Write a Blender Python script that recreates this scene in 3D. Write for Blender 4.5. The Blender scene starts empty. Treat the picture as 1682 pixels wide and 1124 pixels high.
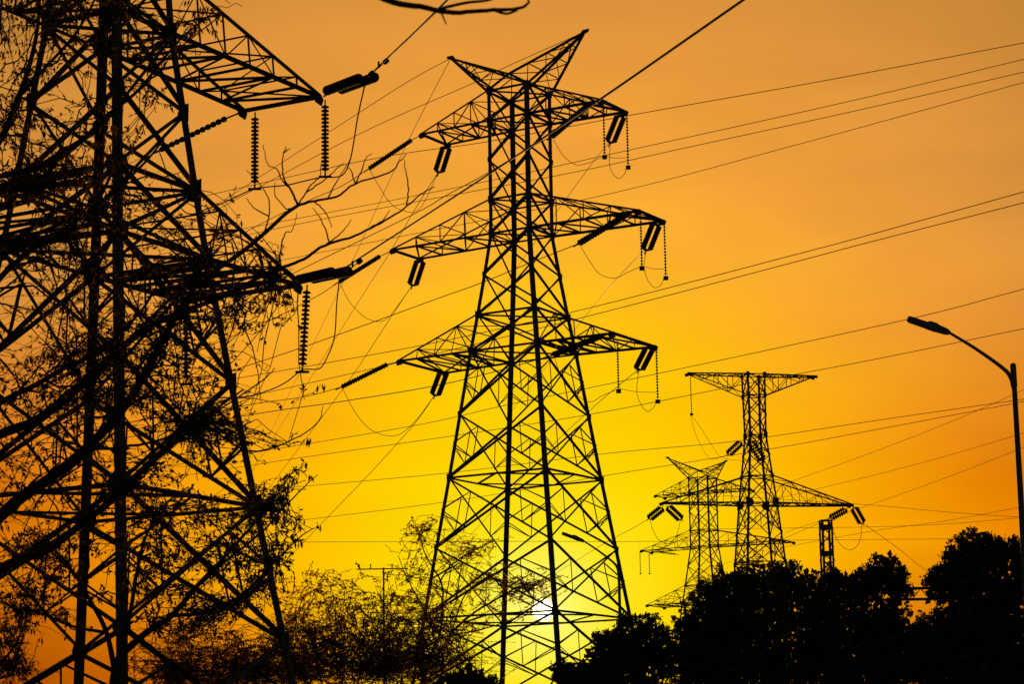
import bpy, math, random
import numpy as np
from mathutils import Vector, Matrix

# ------------------------------------------------------------------ camera
SC = bpy.context.scene
COL = SC.collection
PITCH, ROLL, FPX, EYE = math.radians(10.9068), math.radians(-0.9503), 3849.0, 1.7
R0, U0 = Vector((1, 0, 0)), Vector((0, -math.sin(PITCH), math.cos(PITCH)))
FWD = Vector((0, math.cos(PITCH), math.sin(PITCH)))
RGT = R0 * math.cos(ROLL) + U0 * math.sin(ROLL)
UPV = U0 * math.cos(ROLL) - R0 * math.sin(ROLL)
CAM0 = Vector((0, 0, EYE))
cam = bpy.data.cameras.new("camera")
cam.sensor_width = 36
cam.lens = 36 * FPX / 1682
cam.clip_start, cam.clip_end = 0.5, 6000
cam.dof.use_dof = True
cam.dof.focus_distance = 95
cam.dof.aperture_fstop = 6.3
camo = bpy.data.objects.new("camera", cam)
COL.objects.link(camo)
M3 = Matrix((RGT, UPV, -FWD)).transposed()
camo.matrix_world = Matrix.Translation(CAM0) @ M3.to_4x4()
SC.camera = camo

# ------------------------------------------------------------------ sky and sun
SUND = (FWD + RGT * ((893 - 841) / FPX) + UPV * ((562 - 1003) / FPX)).normalized()
SUN_EL, SUN_AZ = math.asin(SUND.z), math.atan2(SUND.x, SUND.y)      # azimuth from +Y towards +X
W = bpy.data.worlds.new("World")
SC.world = W
W.use_nodes = True
nt = W.node_tree
nt.nodes.clear()
N = nt.nodes.new
def lnk(a, b): nt.links.new(a, b)
def wm(op, a, b=None, c=None, clamp=False):
    n = N("ShaderNodeMath"); n.operation = op; n.use_clamp = clamp
    for i, v in enumerate((a, b, c)):
        if v is None: continue
        if isinstance(v, (int, float)): n.inputs[i].default_value = v
        else: lnk(v, n.inputs[i])
    return n.outputs[0]
def lin(c): return tuple(((v / 255) / 12.92 if v / 255 <= .04045 else ((v / 255 + .055) / 1.055) ** 2.4) for v in c) + (1,)
def ramp(fac, stops, maxv):
    r = N("ShaderNodeValToRGB"); r.color_ramp.interpolation = 'LINEAR'
    el = r.color_ramp.elements
    while len(el) < len(stops): el.new(0.5)
    for e, (p, c) in zip(el, stops):
        e.position = p / maxv; e.color = lin(c)
    lnk(wm('DIVIDE', fac, maxv), r.inputs[0])
    return r.outputs[0]
def mixc(f, a, b, mode='MIX'):
    n = N("ShaderNodeMix"); n.data_type = 'RGBA'; n.blend_type = mode
    for s, v in ((0, f), (6, a), (7, b)):
        if isinstance(v, (int, float)): n.inputs[s].default_value = v
        elif isinstance(v, tuple): n.inputs[s].default_value = v
        else: lnk(v, n.inputs[s])
    return n.outputs[2]
tc = N("ShaderNodeTexCoord")
dotn = N("ShaderNodeVectorMath"); dotn.operation = 'DOT_PRODUCT'
nrm = N("ShaderNodeVectorMath"); nrm.operation = 'NORMALIZE'
lnk(tc.outputs['Generated'], nrm.inputs[0])
lnk(nrm.outputs[0], dotn.inputs[0]); dotn.inputs[1].default_value = SUND
gam = wm('MULTIPLY', wm('ARCCOSINE', wm('MINIMUM', dotn.outputs['Value'], 1.0)), 180 / math.pi)
sep = N("ShaderNodeSeparateXYZ"); lnk(nrm.outputs[0], sep.inputs[0])
elev = wm('MULTIPLY', wm('ARCSINE', sep.outputs['Z']), 180 / math.pi)
# thin high cloud: very faint streaks bend the colour a little
mp = N("ShaderNodeMapping"); mp.inputs['Scale'].default_value = (5, 5, 22); mp.inputs['Rotation'].default_value = (0, .35, 0)
lnk(nrm.outputs[0], mp.inputs[0])
nz = N("ShaderNodeTexNoise"); nz.inputs['Scale'].default_value = 1.6; nz.inputs['Detail'].default_value = 5
lnk(mp.outputs[0], nz.inputs['Vector'])
gj = wm('ADD', gam, wm('MULTIPLY', wm('SUBTRACT', nz.outputs[0], .5), wm('MINIMUM', wm('MULTIPLY', gam, .34), 2.6)))
low = ramp(gj, [(0, (254, 248, 120)), (.9, (254, 243, 84)), (1.9, (254, 231, 26)), (3.6, (254, 215, 0)), (5.4, (254, 198, 0)),
                (6.8, (253, 180, 0)), (8.2, (248, 164, 0)), (11, (236, 136, 0)), (14, (210, 110, 4)), (20, (150, 74, 6)), (30, (90, 46, 12))], 30)
hor = ramp(gj, [(0, (254, 248, 120)), (.9, (254, 243, 84)), (1.9, (254, 229, 24)), (3.4, (252, 205, 0)), (5.2, (244, 170, 0)),
                (7.5, (222, 124, 0)), (10, (196, 97, 0)), (12.6, (170, 78, 0)), (18, (118, 50, 2)), (30, (60, 28, 6))], 30)
high = ramp(gj, [(0, (255, 250, 130)), (1.9, (255, 236, 36)), (3.9, (254, 223, 0)), (6, (254, 207, 8)), (7.6, (255, 190, 28)),
                 (9.5, (254, 176, 48)), (12, (240, 160, 58)), (15, (222, 148, 60)), (20, (190, 128, 54)), (30, (120, 84, 48))], 30)
mr = N("ShaderNodeMapRange"); mr.interpolation_type = 'SMOOTHSTEP'
mr.inputs['From Min'].default_value = 6.5; mr.inputs['From Max'].default_value = 13.5
lnk(elev, mr.inputs['Value'])
mr1 = N("ShaderNodeMapRange"); mr1.interpolation_type = 'SMOOTHSTEP'
mr1.inputs['From Min'].default_value = 6.2; mr1.inputs['From Max'].default_value = 2.4
lnk(elev, mr1.inputs['Value'])
glow = mixc(mr.outputs[0], mixc(mr1.outputs[0], low, hor), high)
sky = N("ShaderNodeTexSky"); sky.sky_type = 'NISHITA'; sky.sun_disc = False
sky.sun_elevation = SUN_EL; sky.sun_rotation = SUN_AZ
sky.air_density = 1.6; sky.dust_density = 3.0
nsk = N("ShaderNodeVectorMath"); nsk.operation = 'SCALE'; nsk.inputs['Scale'].default_value = 0.05
lnk(sky.outputs[0], nsk.inputs[0])
mr2 = N("ShaderNodeMapRange"); mr2.interpolation_type = 'SMOOTHSTEP'
mr2.inputs['From Min'].default_value = 18; mr2.inputs['From Max'].default_value = 34
lnk(gam, mr2.inputs['Value'])
skyc = mixc(mr2.outputs[0], glow, nsk.outputs[0])
# the sun itself: a blown-out disc with a narrow aureole
mr3 = N("ShaderNodeMapRange"); mr3.interpolation_type = 'SMOOTHSTEP'
mr3.inputs['From Min'].default_value = .29; mr3.inputs['From Max'].default_value = .22
lnk(gam, mr3.inputs['Value'])
disc = mixc(mr3.outputs[0], (0, 0, 0, 1), (6.0, 5.4, 3.6, 1))
aur = wm('MULTIPLY', wm('EXPONENT', wm('MULTIPLY', gam, -2.6)), .4)
aurc = N("ShaderNodeVectorMath"); aurc.operation = 'SCALE'; aurc.inputs[0].default_value = (1.0, .5, .22); lnk(aur, aurc.inputs['Scale'])
# faint soft streaks of high cloud, strongest away from the sun
mp2 = N("ShaderNodeMapping"); mp2.inputs['Scale'].default_value = (7, 4, 26); mp2.inputs['Rotation'].default_value = (0, -.30, 0)
lnk(nrm.outputs[0], mp2.inputs[0])
nz2 = N("ShaderNodeTexNoise"); nz2.inputs['Scale'].default_value = 1.5; nz2.inputs['Detail'].default_value = 4; nz2.inputs['Distortion'].default_value = .6
lnk(mp2.outputs[0], nz2.inputs['Vector'])
streak = wm('ADD', 1.0, wm('MULTIPLY', wm('SUBTRACT', nz2.outputs[0], .5), wm('MINIMUM', wm('MULTIPLY', gam, .022), .25)))
skm = N("ShaderNodeVectorMath"); skm.operation = 'SCALE'; lnk(skyc, skm.inputs[0]); lnk(streak, skm.inputs['Scale'])
s1 = mixc(1.0, skm.outputs[0], disc, 'ADD')
s2 = mixc(1.0, s1, aurc.outputs[0], 'ADD')
bg = N("ShaderNodeBackground"); bg.inputs['Strength'].default_value = 1.0
lnk(s2, bg.inputs['Color'])
wo = N("ShaderNodeOutputWorld"); lnk(bg.outputs[0], wo.inputs['Surface'])

sl = bpy.data.lights.new("sun", 'SUN'); sl.energy = 2.0; sl.angle = math.radians(.53); sl.color = (1, .58, .22)
so = bpy.data.objects.new("sun", sl); COL.objects.link(so)
so.rotation_euler = (-SUND).to_track_quat('-Z', 'Y').to_euler()
so.location = (0, -20, 40)

vs = SC.view_settings
vs.view_transform = 'Standard'; vs.look = 'None'; vs.exposure = 0; vs.gamma = 1
SC.cycles.max_bounces = 6
SC.cycles.transparent_max_bounces = 8

# ------------------------------------------------------------------ helpers
def U(px, py, D):
    """point at forward distance D (world y) on the sight line of photo pixel (px,py)"""
    d = FWD + RGT * ((px - 841) / FPX) + UPV * ((562 - py) / FPX)
    return CAM0 + d * (D / d.y)
def H(px, py, z):
    """point at height z above the ground on that sight line"""
    d = FWD + RGT * ((px - 841) / FPX) + UPV * ((562 - py) / FPX)
    return CAM0 + d * ((z - EYE) / d.z)

def material(name, col, rough=.7, metal=0., noise=.25, scale=3., transl=0., col2=None, tcol=(.36, .16, .03)):
    m = bpy.data.materials.new(name); m.use_nodes = True
    t = m.node_tree; b = t.nodes['Principled BSDF']
    tx = t.nodes.new('ShaderNodeTexCoord'); n = t.nodes.new('ShaderNodeTexNoise')
    n.inputs['Scale'].default_value = scale; n.inputs['Detail'].default_value = 6
    t.links.new(tx.outputs['Object'], n.inputs['Vector'])
    r = t.nodes.new('ShaderNodeValToRGB')
    c2 = col2 or tuple(c * (1 - noise) for c in col)
    r.color_ramp.elements[0].position = .35; r.color_ramp.elements[0].color = (*c2, 1)
    r.color_ramp.elements[1].position = .65; r.color_ramp.elements[1].color = (*col, 1)
    t.links.new(n.outputs[0], r.inputs[0]); t.links.new(r.outputs[0], b.inputs['Base Color'])
    b.inputs['Specular IOR Level'].default_value = .12; b.inputs['Roughness'].default_value = rough; b.inputs['Metallic'].default_value = metal
    if transl:
        tr = t.nodes.new('ShaderNodeBsdfTranslucent'); tr.inputs['Color'].default_value = (*tcol, 1)
        mx = t.nodes.new('ShaderNodeMixShader'); mx.inputs[0].default_value = transl
        t.links.new(b.outputs[0], mx.inputs[1]); t.links.new(tr.outputs[0], mx.inputs[2])
        t.links.new(mx.outputs[0], t.nodes['Material Output'].inputs['Surface'])
    return m
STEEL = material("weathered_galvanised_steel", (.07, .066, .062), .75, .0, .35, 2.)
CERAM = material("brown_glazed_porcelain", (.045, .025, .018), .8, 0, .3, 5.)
CABLE = material("stranded_aluminium_cable", (.10, .095, .09), .7, .0, .2, 4.)
BARK = material("rough_bark", (.05, .037, .027), .95, 0, .5, 9.)
LEAF = material("sunset_leaf", (.05, .06, .022), .75, 0, .4, 1.5, .14, None, (.40, .15, .02))
LEAFB = material("backlit_shrub_leaf", (.05, .055, .02), .75, 0, .4, 1.5, .6, None, (.70, .26, .03))
LEAFD = material("dense_dark_leaf", (.035, .045, .018), .85, 0, .4, 1.2, .05)
LEAFT = material("thin_backlit_leaf", (.06, .06, .02), .75, 0, .4, 1.5, .7, None, (.75, .32, .04))
PAINT = material("grey_painted_pole", (.10, .10, .105), .6, 0, .2, 2.)
GLASS = material("lamp_lens", (.10, .10, .10), .3, 0, .1, 2.)
CONC = material("rough_concrete", (.25, .24, .22), .9, 0, .3, 4.)
GRASS = material("dry_grass_ground", (.07, .075, .03), .95, 0, .5, .4, 0, (.09, .07, .045))

class MB:
    def __init__(s): s.v = []; s.f = []
    def add(s, vs, fs):
        o = len(s.v); s.v += [tuple(v) for v in vs]; s.f += [tuple(i + o for i in f) for f in fs]
    def angle(s, p, q, w, t=None, flip=False):
        """an L-section steel angle from p to q"""
        p, q = Vector(p), Vector(q); d = q - p
        if d.length < 1e-5: return
        d.normalize()
        a = d.cross(Vector((0, 0, 1)))
        if a.length < .15: a = d.cross(Vector((1, 0, 0)))
        a.normalize(); b = d.cross(a)
        if flip: a = -a
        t = t or max(.008, w * .14)
        sec = [(0, 0), (w, 0), (w, t), (t, t), (t, w), (0, w)]
        c = w * .3
        V = [P + a * (x - c) + b * (y - c) for P in (p, q) for x, y in sec]
        F = [(i, (i + 1) % 6, 6 + (i + 1) % 6, 6 + i) for i in range(6)]
        F += [(3, 2, 1, 0), (5, 4, 3, 0), (6, 7, 8, 9), (6, 9, 10, 11)]
        s.add(V, F)
    def leg(s, p, q, w, ox, oy):
        """corner leg angle opening towards the tower axis (ox,oy signs of the corner)"""
        p, q = Vector(p), Vector(q); t = w * .13
        sec = [(0, 0), (-ox * w, 0), (-ox * w, -oy * t), (-ox * t, -oy * t), (-ox * t, -oy * w), (0, -oy * w)]
        V = [P + Vector((x, y, 0)) for P in (p, q) for x, y in sec]
        F = [(i, (i + 1) % 6, 6 + (i + 1) % 6, 6 + i) for i in range(6)]
        F += [(3, 2, 1, 0), (5, 4, 3, 0), (6, 7, 8, 9), (6, 9, 10, 11)]
        s.add(V, F)
    def tube(s, pts, rad, n=6, caps=True):
        pts = [Vector(p) for p in pts]
        if isinstance(rad, (int, float)): rad = [rad] * len(pts)
        o = len(s.v); up = Vector((0, 0, 1)); prev = None
        for i, p in enumerate(pts):
            d = (pts[min(i + 1, len(pts) - 1)] - pts[max(i - 1, 0)])
            if d.length < 1e-9: d = Vector((0, 0, 1))
            d.normalize()
            if prev is None:
                a = d.cross(up)
                if a.length < .1: a = d.cross(Vector((1, 0, 0)))
            else:
                a = prev - d * prev.dot(d)
                if a.length < 1e-6: a = d.cross(up)
            a.normalize(); prev = a; b = d.cross(a)
            for k in range(n):
                t = 2 * math.pi * k / n
                s.v.append(tuple(p + (a * math.cos(t) + b * math.sin(t)) * rad[i]))
        for i in range(len(pts) - 1):
            for k in range(n):
                s.f.append((o + i * n + k, o + i * n + (k + 1) % n, o + (i + 1) * n + (k + 1) % n, o + (i + 1) * n + k))
        if caps:
            s.f.append(tuple(o + k for k in range(n))[::-1]); e = o + (len(pts) - 1) * n
            s.f.append(tuple(e + k for k in range(n)))
    def box(s, c, ax, ay, az):
        c, ax, ay, az = Vector(c), Vector(ax), Vector(ay), Vector(az)
        V = [c + ax * i + ay * j + az * k for i in (-1, 1) for j in (-1, 1) for k in (-1, 1)]
        s.add(V, [(0, 1, 3, 2), (4, 6, 7, 5), (0, 4, 5, 1), (2, 3, 7, 6), (0, 2, 6, 4), (1, 5, 7, 3)])
    def lathe(s, p, d, prof, n=12):
        """prof: list of (distance along d, radius)"""
        p, d = Vector(p), Vector(d).normalized()
        a = d.cross(Vector((0, 0, 1)))
        if a.length < .1: a = d.cross(Vector((1, 0, 0)))
        a.normalize(); b = d.cross(a); o = len(s.v)
        for h, r in prof:
            for k in range(n):
                t = 2 * math.pi * k / n
                s.v.append(tuple(p + d * h + (a * math.cos(t) + b * math.sin(t)) * max(r, 1e-4)))
        for i in range(len(prof) - 1):
            for k in range(n):
                s.f.append((o + i * n + k, o + i * n + (k + 1) % n, o + (i + 1) * n + (k + 1) % n, o + (i + 1) * n + k))
        s.f.append(tuple(o + k for k in range(n))[::-1]); e = o + (len(prof) - 1) * n
        s.f.append(tuple(e + k for k in range(n)))
    def prism(s, c, u, v, pts, th):
        """flat plate: outline pts in the (u,v) plane, thickness th"""
        c, u, v = Vector(c), Vector(u).normalized(), Vector(v).normalized(); w = u.cross(v).normalized() * th / 2
        n = len(pts)
        V = [c + u * x + v * y - w for x, y in pts] + [c + u * x + v * y + w for x, y in pts]
        s.add(V, [tuple(range(n))[::-1], tuple(range(n, 2 * n))] + [(i, (i + 1) % n, n + (i + 1) % n, n + i) for i in range(n)])
    def build(s, name, mat, parent=None, smooth=False):
        me = bpy.data.meshes.new(name); me.from_pydata(s.v, [], s.f); me.update()
        me.materials.append(mat)
        if smooth: me.polygons.foreach_set('use_smooth', [True] * len(me.polygons))
        o = bpy.data.objects.new(name, me); COL.objects.link(o)
        if parent: o.parent = parent
        return o
def tag(o, label=None, cat=None, group=None, kind=None):
    for k, v in (('label', label), ('category', cat), ('group', group), ('kind', kind)):
        if v: o[k] = v
    return o
def thing(name, label, cat, loc=(0, 0, 0), rz=0, group=None):
    o = bpy.data.objects.new(name, None); COL.objects.link(o); o.empty_display_size = .3
    o.location = loc; o.rotation_euler = (0, 0, rz)
    return tag(o, label, cat, group)
def smooth_path(P, n=8):
    """Catmull-Rom through the points"""
    P = [Vector(p) for p in P]
    if len(P) < 3:
        return [P[0].lerp(P[-1], i / n) for i in range(n + 1)]
    Q = [P[0] * 2 - P[1]] + P + [P[-1] * 2 - P[-2]]; out = []
    for i in range(1, len(Q) - 2):
        a, b, c, d = Q[i - 1:i + 3]
        for k in range(n):
            t = k / n
            out.append(.5 * ((2 * b) + (c - a) * t + (2 * a - 5 * b + 4 * c - d) * t * t + (3 * b - a - 3 * c + d) * t ** 3))
    out.append(P[-1]); return out

# ------------------------------------------------------------------ ground
g = MB()
for i in range(30):
    for j in range(30):
        x0, x1 = -1500 + 100 * i, -1400 + 100 * i; y0, y1 = -600 + 100 * j, -500 + 100 * j
        g.add([(x0, y0, 0), (x1, y0, 0), (x1, y1, 0), (x0, y1, 0)], [(0, 1, 2, 3)])
tag(g.build('ground', GRASS), kind='structure')

# ------------------------------------------------------------------ lattice towers
CR = [(-1, -1), (1, -1), (1, 1), (-1, 1)]
def corner(s, z, i): return Vector((CR[i][0] * s, CR[i][1] * s, z))
def body(root, rings, legw, brw, redw, red_below, horiz, plan, gus, gmul={}):
    """rings: (half side, z) from top to foot"""
    for i in range(4):
        m = MB()
        for (s0, z0), (s1, z1) in zip(rings[:-1], rings[1:]):
            m.leg(corner(s0, z0, i), corner(s1, z1, i), legw, *CR[i])
        m.build('leg', STEEL, root)
    for i in range(4):
        j = (i + 1) % 4; m = MB()
        for k in range(len(rings) - 1):
            (s0, z0), (s1, z1) = rings[k], rings[k + 1]
            a0, b0, a1, b1 = corner(s0, z0, i), corner(s0, z0, j), corner(s1, z1, i), corner(s1, z1, j)
            inw = (Vector((0, 0, 0)) - (a0 + b0) / 2); inw.z = 0; inw.normalize()
            last = k == len(rings) - 2
            if last:                                # splayed foot: K bracing up to the middle of the ring above
                mid = (a0 + b0) / 2
                m.angle(a1, mid, brw); m.angle(b1, mid, brw, flip=True)
                m.angle((a1 + mid) / 2, (a0 + a1) / 2, redw); m.angle((b1 + mid) / 2, (b0 + b1) / 2, redw)
            else:
                m.angle(a0, b1, brw); m.angle(b0 + inw * brw * .9, a1 + inw * brw * .9, brw, flip=True)
                if z0 <= red_below:
                    w0, w1 = s0, s1
                    f = w0 / (w0 + w1); C = a0.lerp(b1, f)
                    for P, Q, lA, lB in ((a0, b1, a0, a1), (b0, a1, b0, b1)):
                        for t, leg0, leg1, tt in ((f * .5, None, None, 0), (f + (1 - f) * .5, None, None, 0)):
                            X = P.lerp(Q, t)
                            # horizontal stub to the nearer leg, short diagonal back to it
                            tz = (X.z - z0) / (z1 - z0)
                            La, Lb = a0.lerp(a1, tz), b0.lerp(b1, tz)
                            L = La if (X - La).length < (X - Lb).length else Lb
                            leg0, leg1 = (a0, a1) if L is La else (b0, b1)
                            m.angle(X, leg0.lerp(leg1, min(1, tz + .22 if t < f else tz - .22) if 0 < tz < 1 else tz), redw)
                            other = P.lerp(Q, f)
                            m.angle(X, leg0.lerp(leg1, f + (1 - f) * 0 + (-.0 if t < f else .0)), redw)
                    # hangers from the crossing to the horizontals
                    m.angle(a0.lerp(b1, f * .5), b0.lerp(a1, f + (1 - f) * .5), redw)
                    m.angle(b0.lerp(a1, f * .5), a0.lerp(b1, f + (1 - f) * .5), redw)
        m.build('face_bracing', STEEL, root)
    for k in horiz:
        s, z = rings[k]; m = MB(); c = [corner(s, z, i) for i in range(4)]
        for i in range(4): m.angle(c[i], c[(i + 1) % 4], brw)
        if k in plan:
            mids = [(c[i] + c[(i + 1) % 4]) / 2 for i in range(4)]
            for i in range(4):
                m.angle(mids[i], mids[(i + 1) % 4], brw * .8)
        else:
            m.angle(c[0], c[2], brw * .8); m.angle(c[1] + Vector((0, 0, brw)), c[3] + Vector((0, 0, brw)), brw * .8)
        m.build('horizontal_frame', STEEL, root)
    for k in range(len(rings) - 1):
        s, z = rings[k]; g = gus * (1.0 if k in horiz else .72) * gmul.get(k, 1)
        for i in range(4):
            m = MB(); c = corner(s + .006, z, i); ox, oy = CR[i]
            o = [(-g * .15, -g * .8), (g * .75, -g * .55), (g, 0), (g * .75, g * .55), (-g * .15, g * .8)]
            m.prism(c, (-ox, 0, 0), (0, 0, 1), o, .02); m.prism(c, (0, -oy, 0), (0, 0, 1), o, .02)
            m.build('gusset_plate', STEEL, root)
    for i in range(4):
        m = MB(); c = corner(*rings[-1], i); m.box(c + Vector((0, 0, .1)), (.45, 0, 0), (0, .45, 0), (0, 0, .25)); m.build('footing', CONC, root)
def crossarm(root, ax, sg, sb, zb, st, zt, L, w, ztip, cw, bw, nd=4, redw=None):
    """wedge arm: bottom chords from ring (sb,zb), sloping chords from ring (st,zt), both to the tips"""
    def P(l, c, z): return Vector((l * sg, c, z)) if ax == 'x' else Vector((c, l * sg, z))
    m = MB(); redw = redw or bw * .7
    tips = [P(L, -w, ztip), P(L, w, ztip)]
    bt = [P(sb, -sb, zb), P(sb, sb, zb)]; tp = [P(st, -st, zt), P(st, st, zt)]
    for i in (0, 1):
        m.angle(bt[i], tips[i], cw); m.angle(tp[i], tips[i] + Vector((0, 0, .03)), cw * .74)
    m.angle(tips[0], tips[1], cw)
    for k in range(nd):
        t0, t1 = k / nd, (k + 1) / nd
        B0, B1 = [b.lerp(t, t0) for b, t in zip(bt, tips)], [b.lerp(t, t1) for b, t in zip(bt, tips)]
        T0, T1 = [b.lerp(t, t0) for b, t in zip(tp, tips)], [b.lerp(t, t1) for b, t in zip(tp, tips)]
        if k == 0:
            m.angle(B0[0], B1[1], bw); m.angle(B0[1], B1[0], bw, flip=True)
        elif k % 2: m.angle(B0[0], B1[1], bw)
        else: m.angle(B0[1], B1[0], bw)
        if k: m.angle(B0[0], B0[1], bw); m.angle(T0[0], T0[1], redw)
        m.angle(T0[0], T1[1], redw) if k % 2 else m.angle(T0[1], T1[0], redw)
        if k < nd - 1:
            for i in (0, 1):
                m.angle(B1[i], T1[i], redw); m.angle(B1[i], T0[i], redw) if k % 2 else m.angle(B0[i], T1[i], redw)
    o = m.build('crossarm', STEEL, root)
    for i in (0, 1):
        m = MB(); u = P(1, 0, 0) * 1.0
        m.prism(tips[i] + Vector((0, 0, -.06)), u, (0, 0, 1), [(-.30, .10), (-.18, -.12), (.08, -.16), (.16, .02), (.05, .12)], .03)
        m.build('hanger_plate', STEEL, o)
    return o
def peak(root, tip, feet, ridge, cw, bw, nd=4):
    m = MB(); tip = Vector(tip); ch = [Vector(f) for f in feet] + [Vector(r) for r in ridge]
    for c in ch: m.angle(c, tip, cw)
    for k in range(nd):
        a = [c.lerp(tip, k / nd) for c in ch]; b = [c.lerp(tip, (k + 1) / nd) for c in ch]
        for i, j in ((0, 1), (0, 2), (1, 3), (2, 3)):
            if k: m.angle(a[i], a[j], bw)
            if k < nd - 1: m.angle(a[i], b[j], bw) if k % 2 == 0 else m.angle(a[j], b[i], bw)
    o = m.build('earthwire_peak', STEEL, root)
    m = MB(); d = (tip - (ch[0] + ch[1]) / 2); d.z = 0; d.normalize()
    m.prism(tip, d, (0, 0, 1), [(-.35, -.22), (.18, -.03), (.22, .10), (-.1, .10)], .05); m.build('clamp_plate', STEEL, o)

MAIN = [(1.038, 30.546), (1.03, 29.183), (1.03, 27.40), (1.03, 25.586), (1.03, 24.057), (1.25, 22.23), (1.49, 20.404), (1.72, 18.795),
        (2.078, 16.036), (2.437, 13.262), (2.851, 10.264), (3.252, 7.281)]
def strain_tower(name, label, X, D, yaw, dz, foot, lw, bw, rw, mid=6.41, horn=(3.40, 2.19)):
    root = thing(name, label, 'tower', (X, D, 0), -yaw, 'lattice pylons')
    r = [(s, z + EYE + dz) for s, z in MAIN]
    s7, z7 = r[-1]
    def ext(z): return (s7 + (z7 - z) * .1325, z)
    if foot: r += [ext(z7 - 3.0), ext(0.05)]
    else: r += [ext((z7) * .52), ext(0.05)]
    body(root, r, lw, bw, rw, 18.9 + EYE + dz, [0, 1, 3, 4, 6, 7, 9, 11], [9, 11], bw * 2.6)
    for ax, sb, st, L, w in ((1, 1, 0, (4.75, 4.52), 1.05), (3, 4, 3, (mid, 6.11), 1.10), (5, 7, 6, (5.45, 5.29), 1.86)):
        for sg, l in ((1, L[0]), (-1, L[1])):
            crossarm(root, 'x', sg, r[sb][0], r[sb][1], r[st][0], r[st][1], l, w, r[sb][1] - .06, bw * 1.25, bw * .8, 4, rw)
    zt = r[0][1]; s0 = r[0][0]
    rid = [(.1, -1.03, zt + .6), (.1, 1.03, zt + .6)]
    peak(root, (-3.57, 0, zt + 2.25), [(-s0, -s0, zt), (-s0, s0, zt)], rid, bw * 1.1, rw)
    peak(root, (horn[0], 0, zt + horn[1]), [(s0, -s0, zt), (s0, s0, zt)], rid, bw * 1.1, rw)
    m = MB()
    m.angle(rid[0], rid[1], bw)
    for i, q in ((0, 0), (1, 0), (2, 1), (3, 1)): m.angle(corner(s0, zt, i), rid[q], bw)
    m.build('ridge_frame', STEEL, root)
    return root
YAW1 = math.radians(31.131)
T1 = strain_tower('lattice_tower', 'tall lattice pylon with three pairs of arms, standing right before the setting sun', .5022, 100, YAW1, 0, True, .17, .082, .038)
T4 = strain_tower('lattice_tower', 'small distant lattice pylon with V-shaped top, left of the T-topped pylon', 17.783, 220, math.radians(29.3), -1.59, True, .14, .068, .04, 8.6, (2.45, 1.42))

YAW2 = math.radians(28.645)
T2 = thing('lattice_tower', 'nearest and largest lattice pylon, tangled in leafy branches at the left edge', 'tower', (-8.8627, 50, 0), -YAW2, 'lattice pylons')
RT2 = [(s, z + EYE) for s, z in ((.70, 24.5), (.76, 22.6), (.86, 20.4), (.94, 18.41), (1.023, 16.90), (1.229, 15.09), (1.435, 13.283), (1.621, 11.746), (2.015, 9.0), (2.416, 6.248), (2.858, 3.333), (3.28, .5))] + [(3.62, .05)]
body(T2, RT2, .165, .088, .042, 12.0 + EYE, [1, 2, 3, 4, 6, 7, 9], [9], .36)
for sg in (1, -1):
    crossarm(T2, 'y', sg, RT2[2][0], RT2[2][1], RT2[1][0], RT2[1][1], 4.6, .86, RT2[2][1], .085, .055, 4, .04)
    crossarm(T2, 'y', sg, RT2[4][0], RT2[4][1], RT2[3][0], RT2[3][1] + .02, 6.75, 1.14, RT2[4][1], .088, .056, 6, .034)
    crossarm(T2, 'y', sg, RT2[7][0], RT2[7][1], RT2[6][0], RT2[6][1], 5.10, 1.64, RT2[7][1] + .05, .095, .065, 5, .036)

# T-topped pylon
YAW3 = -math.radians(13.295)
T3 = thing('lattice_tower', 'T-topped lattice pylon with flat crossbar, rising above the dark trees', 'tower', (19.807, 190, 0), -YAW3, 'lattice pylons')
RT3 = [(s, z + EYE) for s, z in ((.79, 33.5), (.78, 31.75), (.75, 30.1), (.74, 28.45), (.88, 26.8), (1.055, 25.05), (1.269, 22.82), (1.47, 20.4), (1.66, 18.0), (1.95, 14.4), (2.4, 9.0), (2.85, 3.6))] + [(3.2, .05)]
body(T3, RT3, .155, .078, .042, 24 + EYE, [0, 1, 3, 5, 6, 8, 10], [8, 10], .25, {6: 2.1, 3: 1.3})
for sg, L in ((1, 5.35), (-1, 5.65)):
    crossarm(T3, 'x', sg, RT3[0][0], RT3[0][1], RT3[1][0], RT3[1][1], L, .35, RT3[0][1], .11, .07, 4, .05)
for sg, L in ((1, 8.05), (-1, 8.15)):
    crossarm(T3, 'x', sg, RT3[6][0], RT3[6][1], RT3[5][0], RT3[5][1], L, .35, RT3[6][1], .13, .08, 5, .05)

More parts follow.
